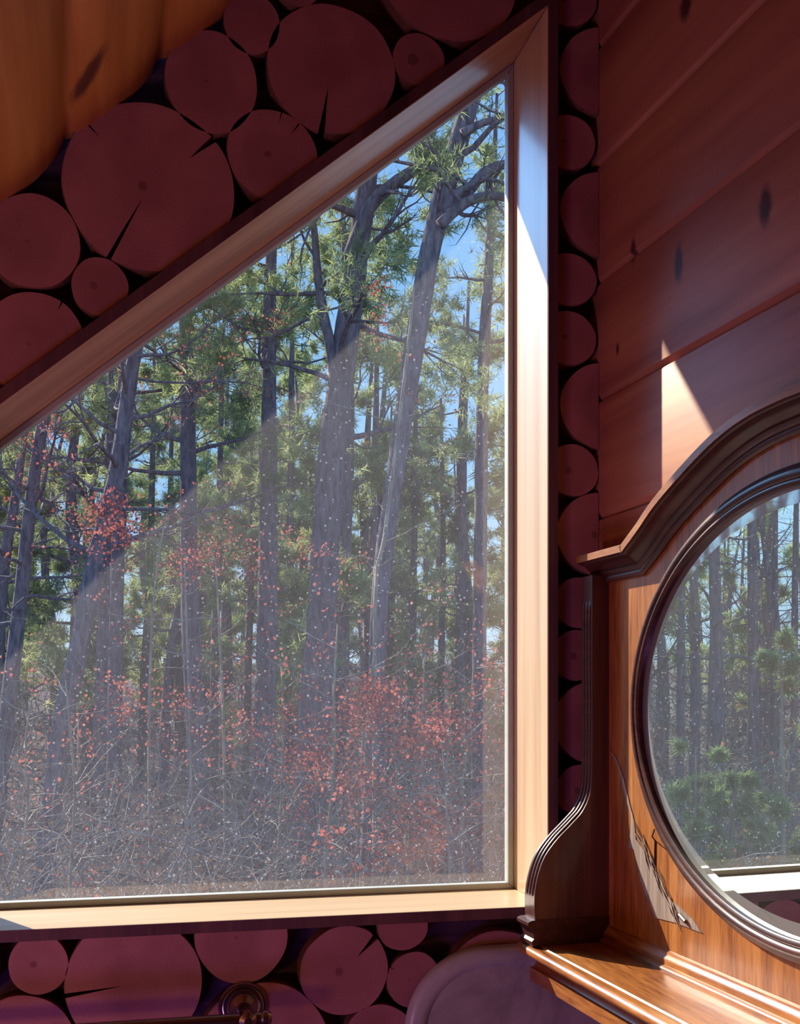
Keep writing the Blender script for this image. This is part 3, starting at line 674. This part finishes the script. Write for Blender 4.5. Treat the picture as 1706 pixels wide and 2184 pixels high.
mids = [([(345, 1800, 22), (352, 1560, 22), (365, 1400, 20), (385, 1250, 16), (390, 1050, 12), (400, 800, 6)], 26, 'slender dark trunk left of the straight grey pine, leaning right'),
        ([(778, 1810, 26), (785, 1500, 22), (790, 1300, 20), (800, 1000, 16), (805, 650, 8)], 28, 'slender dark trunk just right of the thickest pine'),
        ([(975, 1720, 22), (980, 1400, 20), (985, 1200, 18), (990, 900, 14), (1000, 600, 6)], 30, 'thin trunk near the right jamb with the reflection over it'),
        ([(935, 1720, 18), (940, 1450, 16), (945, 1150, 12), (940, 850, 6)], 32, 'thin trunk between the forked tree and the right jamb'),
        ([(300, 1720, 22), (308, 1450, 18), (318, 1250, 16), (325, 1000, 12), (330, 700, 6)], 30, 'thin trunk midway between the leaning red-leaved tree and the grey pine'),
        ([(456, 1740, 20), (458, 1400, 18), (465, 1200, 16), (470, 950, 12), (478, 650, 6)], 30, 'thin trunk directly right of the straight grey pine'),
        ([(520, 1740, 18), (528, 1450, 16), (536, 1200, 14), (540, 900, 10), (545, 600, 5)], 32, 'thin trunk directly left of the bare straight pine'),
        ([(615, 1760, 20), (616, 1400, 18), (620, 1100, 16), (622, 800, 12), (625, 500, 6)], 30, 'thin trunk between the two biggest straight pines'),
        ([(880, 1750, 20), (878, 1400, 18), (884, 1100, 14), (888, 750, 8)], 31, 'thin trunk crossing behind the forked tree')]
for l_, d, lb in mids: tree('forest_tree', px(l_, d), lb, 'tree', MG, M['bark'], 9, .45, 2.2, .24, 9)
saps = [([(410, 1750, 6), (405, 1600, 6), (402, 1450, 5.5), (397, 1320, 5), (394, 1180, 3)], 13, 'pale thin sapling standing in front of the straight grey pine', .3),
        ([(694, 1900, 8), (700, 1780, 8), (714, 1620, 7), (712, 1480, 5), (720, 1330, 3)], 11, 'pale yellowish sapling with red leaves in front of the thickest pine', .75),
        ([(800, 1300, 9), (820, 1150, 9), (845, 950, 8), (868, 760, 7), (885, 600, 4)], 13.5, 'pale thin stem alongside the leaning forked tree', .25),
        ([(870, 1880, 7), (880, 1700, 6), (900, 1540, 5), (905, 1400, 3)], 12, 'small red-leaved oak sapling right of the thickest pine', .9),
        ([(990, 1880, 6), (985, 1700, 6), (1000, 1560, 4), (1010, 1420, 3)], 12.5, 'red-leaved sapling against the right jamb', .7),
        ([(960, 1890, 6), (955, 1780, 5), (950, 1660, 4), (960, 1560, 3)], 10.5, 'low red-leaved sapling nearest the lower right of the pane', .8),
        ([(590, 1880, 6), (600, 1700, 5), (604, 1560, 5), (600, 1420, 3)], 13, 'red-leaved sapling between the two biggest straight pines', .6),
        ([(480, 1860, 6), (478, 1600, 6), (470, 1380, 5), (460, 1200, 3)], 14, 'red-leaved sapling right of the straight grey pine', .6),
        ([(320, 1860, 6), (318, 1500, 6), (330, 1250, 5), (350, 1120, 3)], 14, 'tall red-leaved sapling left of the straight grey pine', .55),
        ([(150, 1880, 7), (160, 1700, 6), (150, 1560, 5), (140, 1450, 3)], 12, 'bare sapling at the foot of the leaning tree', .3),
        ([(40, 1880, 7), (60, 1720, 6), (55, 1580, 5), (70, 1480, 3)], 12, 'bare sapling in the lower left of the pane', .12),
        ([(760, 1880, 6), (770, 1640, 5), (785, 1500, 4), (800, 1380, 3)], 12.5, 'red-leaved sapling beside the thickest pine, on its right', .7)]
for l_, d, lb, rd in saps:
    s_ = px(l_, d); tree('oak_sapling', s_, lb, 'sapling', 'saplings in front of the pines', M['bark_p'], 13, .25, 1.6, 0, red=rd * .5, kids=3, seg=6)

# trees seen only in the mirror
def mpx(l_, d):
    out = [(mirrored(u, v, d), w * d / F / 2) for u, v, w in l_]; b = out[0][0]; g = ground(b.x, b.y) - .1
    if b.z > g: out.insert(0, (V((b.x, b.y, g)), out[0][1] * 1.1))
    return out
for l_, d, lb in [([(1528, 1700, 34), (1528, 1400, 30), (1524, 1200, 26), (1520, 1000, 20), (1518, 800, 8)], 17, 'dark pine trunk at the left of the mirror reflection'),
                  ([(1608, 1680, 26), (1606, 1400, 24), (1604, 1150, 22), (1602, 950, 16), (1600, 780, 6)], 20, 'straight trunk in the middle of the mirror reflection'),
                  ([(1648, 1660, 16), (1650, 1400, 15), (1653, 1150, 13), (1655, 950, 9)], 23, 'thin trunk right of the straight one in the mirror reflection'),
                  ([(1692, 1660, 16), (1695, 1300, 15), (1698, 1100, 12), (1703, 900, 8)], 22, 'thin trunk at the right edge of the mirror reflection'),
                  ([(1450, 1660, 20), (1452, 1400, 18), (1455, 1200, 12), (1458, 1000, 6)], 22, 'thin trunk hugging the left rim of the mirror reflection')]:
    tree('forest_tree', mpx(l_, d), lb, 'tree', 'trunks reflected in the mirror', M['bark'], 12, .4, 1.4, 0, kids=2)
for l_, d, lb in [([(1668, 1760, 14), (1668, 1600, 11), (1667, 1480, 7), (1666, 1375, 3)], 11, 'bright green young pine reflected at the right of the mirror'),
                  ([(1480, 1800, 12), (1482, 1700, 8), (1484, 1590, 3)], 11, 'small green young pine reflected low at the left of the mirror'),
                  ([(1560, 1800, 12), (1566, 1720, 8), (1570, 1630, 3)], 12, 'small young pine reflected low in the middle of the mirror')]:
    tree('young_pine', mpx(l_, d), lb, 'young pine', 'young pines reflected in the mirror', M['bark_p'], 12, .15, .36, .14, 10, fol=M['needle2'], kids=2, seg=6)

# deeper forest: copies of a few background trees
def copy_tree(o, parent=None):
    c = o.copy(); col.objects.link(c)
    if parent: c.parent = parent
    for ch in list(o.children): copy_tree(ch, c)
    return c
protos = []
for k in range(4):
    h = U(11, 14); pl = [(V((0, 0, 0)), .2), (V((U(-.1, .1), 0, h * .3)), .17), (V((U(-.3, .3), U(-.3, .3), h * .65)), .12), (V((U(-.4, .4), U(-.4, .4), h)), .03)]
    protos.append((tree('distant_pine', pl, 'slim pine deep in the forest behind the nearer trunks', 'tree', 'pines deep in the forest', M['bark'], 16, .12 + .14 * k, 2.1, .28, 11, seg=7), h))
for k in range(2):
    h = U(9, 12); pl = [(V((0, 0, 0)), .13), (V((U(-.2, .2), 0, h * .4)), .1), (V((U(-.5, .5), U(-.5, .5), h)), .02)]
    protos.append((tree('distant_oak', pl, 'bare thin tree deep in the forest behind the nearer trunks', 'tree', 'bare trees deep in the forest', M['bark_o'], 18, .2, 2.6, 0, red=.12, kids=3, seg=7), h))
spots = []; tries = 0
while len(spots) < 150 and tries < 6000:
    tries += 1
    az = math.radians(U(-9, 26) if R() < .6 else U(-46, -30)); r = 24 + 48 * R() ** 1.3
    if any(math.hypot(r * math.sin(az) - a, r * math.cos(az) - b) < 1.6 for a, b, _ in spots): continue
    k = random.choice((0, 1, 2, 3, 4, 5)) if az > -.16 else random.choice((1, 4, 5, 4, 5, 4, 5, 4)); s = U(.75, 1.25) if R() < .6 or k < 4 else U(.3, .6); hh = protos[k][1] * s
    if -38 < math.degrees(az) < -22: s = min(s, (.62 * r - 3) / protos[k][1]); 
    if s < .4: continue
    spots.append((r * math.sin(az), r * math.cos(az), (k, s)))
used = set()
for x, y, (k, s) in spots:
    o = protos[k][0] if k not in used else copy_tree(protos[k][0]); used.add(k)
    o.location = (x, y, ground(x, y) - .1); o.rotation_euler = (0, 0, U(0, 6.28)); o.scale = (s, s, s)

# brush and fallen leaves on the forest floor
m = MB(); m2 = MB(); m3 = MB()
for i in range(8500):
    az = math.radians(U(-9, 23) if R() < .72 else U(-44, -30)); r = 9.5 + 25 * R() ** 1.2
    x, y = r * math.sin(az), r * math.cos(az); q = V((x, y, ground(x, y) + U(0, .9) * (1 if R() < .6 else 2.0))); d = (rv() + V((0, 0, U(0, .7)))).normalized(); pts = [q.copy()]
    L = U(.5, 1.7)
    for k in range(4): d = (d + rv(.4)).normalized(); q = q + d * L / 4; pts.append(q.copy())
    w = U(.003, .009); m.tube(pts, [w, w, w * .8, w * .6, w * .3], 3, caps=False)
    if R() < .3: leaves(m2 if R() < .86 else m3, pts[2], .07, random.randrange(3, 8), .35)
for i in range(3600):
    az = math.radians(U(-10, 25) if R() < .6 else U(-47, -29)); r = 34 + 46 * R(); x, y = r * math.sin(az), r * math.cos(az)
    q = V((x, y, ground(x, y) + U(0, 1.2))); d = (rv(.7) + V((0, 0, .8))).normalized(); pts = [q.copy()]; L = U(1.2, 3.4)
    for k in range(4): d = (d + rv(.45)).normalized(); q = q + d * L / 4; pts.append(q.copy())
    w = U(.012, .03); m.tube(pts, [w, w, w * .8, w * .6, w * .3], 3, caps=False)
    if R() < .25: leaves(m2, pts[2], .16, 6, .6)
tag(m.build('brush_twigs', M['twig']), 'tangle of bare pale twigs over the forest floor', 'brush', kind='stuff')
for i in range(6000):
    az = math.radians(U(-46, 26)); r = 9 + 26 * R(); x, y = r * math.sin(az), r * math.cos(az); leaves(m2, V((x, y, ground(x, y) + .02)), .1, 1, .02)
tag(m2.build('fallen_leaves', M['dry']), 'dry brown leaves on the brush and forest floor', 'leaves', kind='stuff')
tag(m3.build('red_brush_leaves', M['red']), 'scattered red leaves in the low brush', 'leaves', kind='stuff')

# ------------------------------------------------------------------ light
wd = bpy.data.worlds.new('sky'); scn.world = wd; wd.use_nodes = True; nt = wd.node_tree; nt.nodes.clear()
tc = nt.nodes.new('ShaderNodeTexCoord'); sx = nt.nodes.new('ShaderNodeSeparateXYZ'); nt.links.new(tc.outputs['Generated'], sx.inputs[0])
rp = nt.nodes.new('ShaderNodeValToRGB'); e = rp.color_ramp.elements; e[0].position = .0; e[0].color = (.55, .74, .9, 1); e[1].position = .55; e[1].color = (.17, .42, .86, 1)
x = e.new(.2); x.color = (.3, .58, .93, 1)
nt.links.new(sx.outputs[2], rp.inputs[0])
dt = nt.nodes.new('ShaderNodeVectorMath'); dt.operation = 'DOT_PRODUCT'; nt.links.new(tc.outputs['Generated'], dt.inputs[0]); dt.inputs[1].default_value = -SUN
mz = nt.nodes.new('ShaderNodeMath'); mz.operation = 'MAXIMUM'; nt.links.new(dt.outputs['Value'], mz.inputs[0]); mz.inputs[1].default_value = 0
pw = nt.nodes.new('ShaderNodeMath'); pw.operation = 'POWER'; nt.links.new(mz.outputs[0], pw.inputs[0]); pw.inputs[1].default_value = 40
ml = nt.nodes.new('ShaderNodeMath'); ml.operation = 'MULTIPLY_ADD'; nt.links.new(pw.outputs[0], ml.inputs[0]); ml.inputs[1].default_value = 24; ml.inputs[2].default_value = 1.3
bg = nt.nodes.new('ShaderNodeBackground'); bg.inputs[1].default_value = 1.0; nt.links.new(rp.outputs[0], bg.inputs[0])
nt.links.new(ml.outputs[0], bg.inputs[1]); wo = nt.nodes.new('ShaderNodeOutputWorld'); nt.links.new(bg.outputs[0], wo.inputs[0])
ld = bpy.data.lights.new('sun', 'SUN'); ld.energy = 12.5; ld.color = (1, .87, .64); ld.angle = math.radians(.6)
lo_ = bpy.data.objects.new('sun', ld); lo_.rotation_euler = SUN.to_track_quat('-Z', 'Y').to_euler(); lo_.location = (-20, 30, 25); col.objects.link(lo_)
def area(name, loc, target, size, power, colr):
    d = bpy.data.lights.new(name, 'AREA'); d.shape = 'DISK'; d.size = size; d.energy = power; d.color = colr
    o = bpy.data.objects.new(name, d); o.location = loc; o.rotation_euler = (V(target) - V(loc)).to_track_quat('-Z', 'Y').to_euler(); col.objects.link(o); return o
area('room_fill', (-.9, -1.2, .28), (.3, 0, 1.4), .6, 7.6, (.56, .23, .9))  # added violet fill light, no lamp stands here
area('ceiling_fill', (-.9, -.9, .9), (-.3, -.1, 2.3), .2, 4.2, (1, .44, .2))  # added warm fill in place of sunlight bounced onto the ceiling

cd = bpy.data.cameras.new('camera'); cam = bpy.data.objects.new('camera', cd); col.objects.link(cam); scn.camera = cam
cd.sensor_fit = 'VERTICAL'; cd.sensor_height = 36; cd.lens = F / 2184 * 36; cd.shift_y = (VH - 1092) / 2184; cd.clip_start = .02; cd.clip_end = 500
cam.location = CAM; cam.rotation_euler = (math.pi / 2, 0, -TH)
for o in bpy.data.objects:
    if '_l' in o: del o['_l']
vs = scn.view_settings; scn.display_settings.display_device = 'sRGB'; vs.view_transform = 'Standard'; vs.look = 'None'; vs.gamma = 1; vs.exposure = 0; vs.use_curve_mapping = False
cy = scn.cycles; cy.use_denoising = True; cy.max_bounces = 7; cy.diffuse_bounces = 4; cy.glossy_bounces = 4; cy.transparent_max_bounces = 16; cy.sample_clamp_indirect = 6; cy.caustics_reflective = False; cy.caustics_refractive = False
